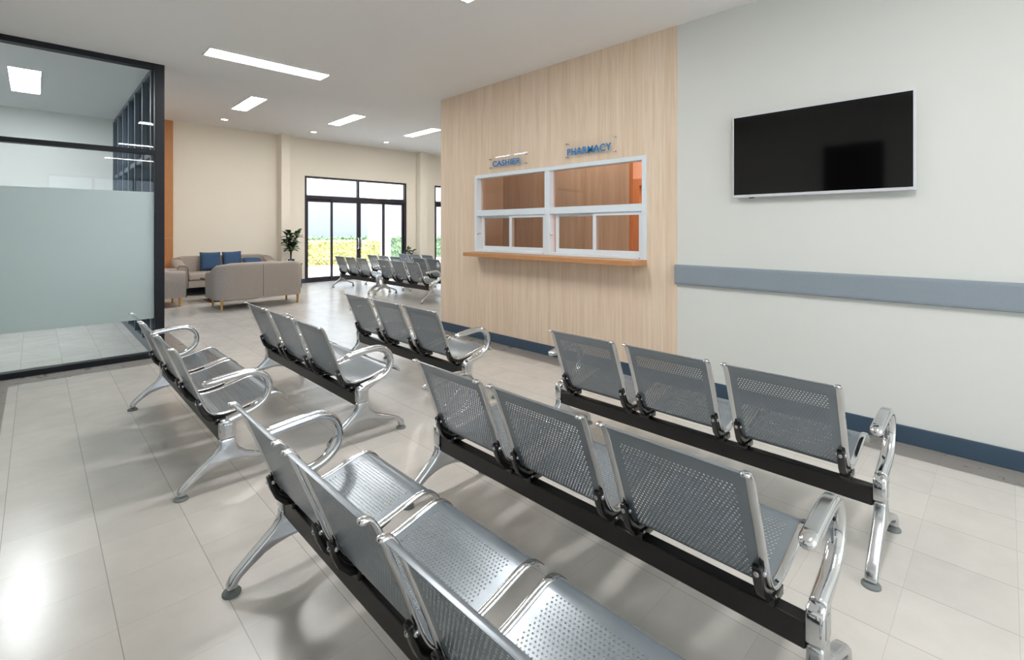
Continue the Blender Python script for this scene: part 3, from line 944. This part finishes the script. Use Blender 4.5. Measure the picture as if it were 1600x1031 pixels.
s2 = make_sofa('sofa', 'grey fabric sofa against the far cream wall, holding the blue cushions', 'sofa', (2.98, 11.50, 0), 0, 1.96, .84, 2, GS, .19)
s3 = make_sofa('armchair', 'grey fabric armchair half hidden behind the dark partition post', 'armchair', (1.90, 10.46, 0), PI / 2, .82, .74, 1, GS)

def cushion(loc, rx, ry, rz, label, w=.40, h=.40):
    nn = 14; vs = []; fs = []
    for sgn in (1, -1):
        for i in range(nn + 1):
            for j in range(nn + 1):
                u = i / nn * 2 - 1; v = j / nn * 2 - 1
                th = .062 * max(0, (1 - u ** 4)) ** .5 * max(0, (1 - v ** 4)) ** .5
                pin = 1 - .05 * (1 - abs(u) ** 2) * abs(v) ** 6
                pin2 = 1 - .05 * (1 - abs(v) ** 2) * abs(u) ** 6
                vs.append((u * w / 2 * pin2, sgn * th, v * h / 2 * pin))
    q = (nn + 1) ** 2
    for s in (0, 1):
        for i in range(nn):
            for j in range(nn):
                a = s * q + i * (nn + 1) + j
                fs.append((a, a + 1, a + nn + 2, a + nn + 1))
    mb = MB().add(vs, fs)
    me = mb.mesh('throw_pillow', M['blue_cushion'])
    bm = bmesh.new(); bm.from_mesh(me); bmesh.ops.remove_doubles(bm, verts=bm.verts, dist=1e-5)
    bmesh.ops.recalc_face_normals(bm, faces=bm.faces)
    for f_ in bm.faces: f_.smooth = True
    bm.to_mesh(me); bm.free()
    o = obj('throw_pillow', me, None, loc)
    o.rotation_euler = (rx, ry, rz)
    tag(o, label, 'cushion', 'blue cushions on the far sofa')
cushion((2.70, 12.04, .665), -.2, .02, .03, 'blue square cushion standing at left on the far sofa')
cushion((3.12, 12.04, .668), -.2, -.03, -.05, 'blue square cushion standing second from left on the far sofa', .38, .40)
cushion((3.50, 11.86, .61), -1.1, .05, .05, 'blue cushion leaning low, third along the far sofa', .40, .36)

tb = thing('coffee_table', 'black coffee table between the two grey sofas', 'table', (2.72, 10.55, 0))
build(box(-.46, .46, -.3, .3, .395, .425), 'tabletop', M['dark_wood'], tb, bevel=.006)
build(box(-.36, .36, -.2, .2, .02, .395), 'pedestal', M['dark_wood'], tb, bevel=.004)
build(box(-.41, .41, -.25, .25, 0, .02), 'base', M['dark_wood'], tb, bevel=.004)

st = thing('side_table', 'dark side table in the corner right of the far sofa', 'table', (4.28, 11.78, 0))
build(box(-.2, .2, -.2, .2, .53, .555), 'tabletop', M['dark_wood'], st, bevel=.005)
for x in (-.17, .17):
    for y in (-.17, .17):
        build(box(x - .015, x + .015, y - .015, y + .015, 0, .53), 'leg', M['dark_wood'], st)

def leaf(mb, base, direction, up, L, Wd):
    d_ = Vector(direction).normalized(); s = d_.cross(Vector(up))
    s = s.normalized() if s.length > 1e-3 else Vector((1, 0, 0))
    nrm = s.cross(d_).normalized()
    vs = []; K = 6
    for i in range(K + 1):
        t = i / K
        wv = Wd / 2 * (math.sin(PI * min(1, t ** .8)) ** .75 if 0 < t < 1 else 0.02) * (0.75 + .5 * t)
        p = Vector(base) + d_ * (L * t) - Vector((0, 0, 1)) * (L * .35 * t * t)
        vs += [p - s * wv + nrm * wv * .25, p, p + s * wv + nrm * wv * .25]
    fs = []
    for i in range(K):
        a = i * 3
        fs += [(a, a + 3, a + 4, a + 1), (a + 1, a + 4, a + 5, a + 2)]
    mb.add(vs, fs)

def fig_plant(loc, label, hgt, nstem, nleaf, leafL, spread, pot_r, pot_h, seed):
    rnd = random.Random(seed)
    root = thing('potted_plant', label, 'plant', loc)
    build(MB().lathe((0, 0, 0), [(pot_r * .75, 0), (pot_r, pot_h * .95), (pot_r, pot_h), (pot_r * .9, pot_h), (pot_r * .88, pot_h * .86)], 24), 'pot', M['pot'], root, smooth=True)
    build(MB().lathe((0, 0, 0), [(pot_r * .87, pot_h * .82), (pot_r * .5, pot_h * .88)], 20), 'soil', M['soil'], root)
    sm = MB(); lm = MB()
    for s in range(nstem):
        a = rnd.uniform(0, 2 * PI); bx, by = rnd.uniform(-.02, .02), rnd.uniform(-.02, .02)
        tx, ty = spread * .4 * math.cos(a), spread * .4 * math.sin(a)
        top = hgt * rnd.uniform(.72, .93)
        pts = [(bx + tx * t * t, by + ty * t * t, pot_h * .8 + (top - pot_h * .8) * t) for t in (0, .25, .5, .75, 1)]
        sm.sweep(pts, [(.009, .009), (.008, .008), (.007, .007), (.006, .006), (.004, .004)], side=Vector((1, 0, 0)), n=8)
        for k in range(nleaf):
            t = .35 + .65 * (k + .5) / nleaf
            z = pot_h * .8 + (top - pot_h * .8) * t
            th = k * 2.4 + rnd.uniform(-.3, .3) + s
            el = rnd.uniform(.05, .8) + (.5 if t > .9 else 0)
            leaf(lm, (bx + tx * t * t, by + ty * t * t, z), (math.cos(th) * math.cos(el), math.sin(th) * math.cos(el), math.sin(el)), (0, 0, 1), leafL * rnd.uniform(.8, 1.2), leafL * .62)
    build(sm, 'stem', M['stem'], root, smooth=True)
    me = lm.mesh('foliage', M['leaf'], smooth=True)
    o = obj('foliage', me, root)
    md = o.modifiers.new('thick', 'SOLIDIFY'); md.thickness = .002
fig_plant((4.28, 11.74, .555), 'leafy green fig plant in a black pot by the far wall pilaster', .84, 5, 13, .215, .42, .075, .10, 3)
fig_plant((7.78, 12.1, 0), 'small dark green plant behind the far benches, beside the glass doors', .93, 4, 8, .18, .3, .13, .28, 11)
yb_ = MB().lathe((4.14, 11.68, .555), [(.025, 0), (.027, .07), (.012, .095), (.012, .12), (.004, .122)], 18)
tag(build(yb_, 'bottle', M['yellow'], smooth=True), 'small pale yellow bottle on the side table beside the fig plant', 'bottle')
bx_ = MB().box(4.18, 4.25, 11.59, 11.655, .555, .645)
tag(build(bx_, 'tissue_box', M['blue_box'], bevel=.004), 'small bright blue box on the side table beside the fig plant', 'box')

# ------------------------------------------------------------------ outdoors
struct(build(box(-30, 60, -30, 70, -.25, -.05), 'ground', M['pave']))
struct(build(box(-10, 11.8, 22, 22.3, -.05, 2.93), 'wall_outdoor', M['out_wall']))
struct(build(box(12.45, 45, 24, 24.3, -.05, 3.1), 'wall_outdoor', M['out_wall']))
tag(build(box(10.55, 11.35, 19.3, 19.9, -.05, 4.2), 'column', M['white_col'], bevel=.01), 'white square column outside the glass doors, right of the yellow hedge', 'column')
def hedge(x0, x1, y0, y1, z1, m, label, seed, nleaf):
    rnd = random.Random(seed)
    mb = MB(); mb.box(x0 + .05, x1 - .05, y0 + .05, y1 - .05, -.05, z1 - .05)
    vs = []; fs = []
    for k in range(nleaf):
        f_ = rnd.random()
        if f_ < .62: p = Vector((rnd.uniform(x0, x1), y0 + rnd.uniform(0, .08), rnd.uniform(-.02, z1)))
        elif f_ < .9: p = Vector((rnd.uniform(x0, x1), rnd.uniform(y0, y1), z1 - rnd.uniform(0, .08)))
        else: p = Vector((rnd.choice((x0 + .03, x1 - .03)), rnd.uniform(y0, y1), rnd.uniform(0, z1)))
        a = Vector((rnd.uniform(-1, 1), rnd.uniform(-1, 1), rnd.uniform(-1, 1))).normalized(); b_ = a.orthogonal().normalized()
        L = rnd.uniform(.05, .11)
        o_ = len(vs)
        vs += [p - a * L, p + b_ * L * .45, p + a * L, p - b_ * L * .45]; fs.append((o_, o_ + 1, o_ + 2, o_ + 3))
    mb.add(vs, fs)
    o = build(mb, 'hedge', M[m]); tag(o, label, 'hedge'); return o
hedge(2, 10.45, 18.6, 19.4, .90, 'hedge_y', 'low clipped yellow hedge outside the glass doors', 1, 4200)
hedge(2, 11.3, 20.6, 21.4, 1.02, 'hedge_g', 'dark green hedge standing behind the yellow hedge', 2, 2200)
hedge(11.6, 22, 20.4, 21.4, 1.0, 'hedge_g', 'pale green hedge right of the white outdoor column', 4, 4200)
struct(build(box(2, 11.3, 18.2, 18.6, -.05, -.02), 'ground_bed', M['soil_out']))
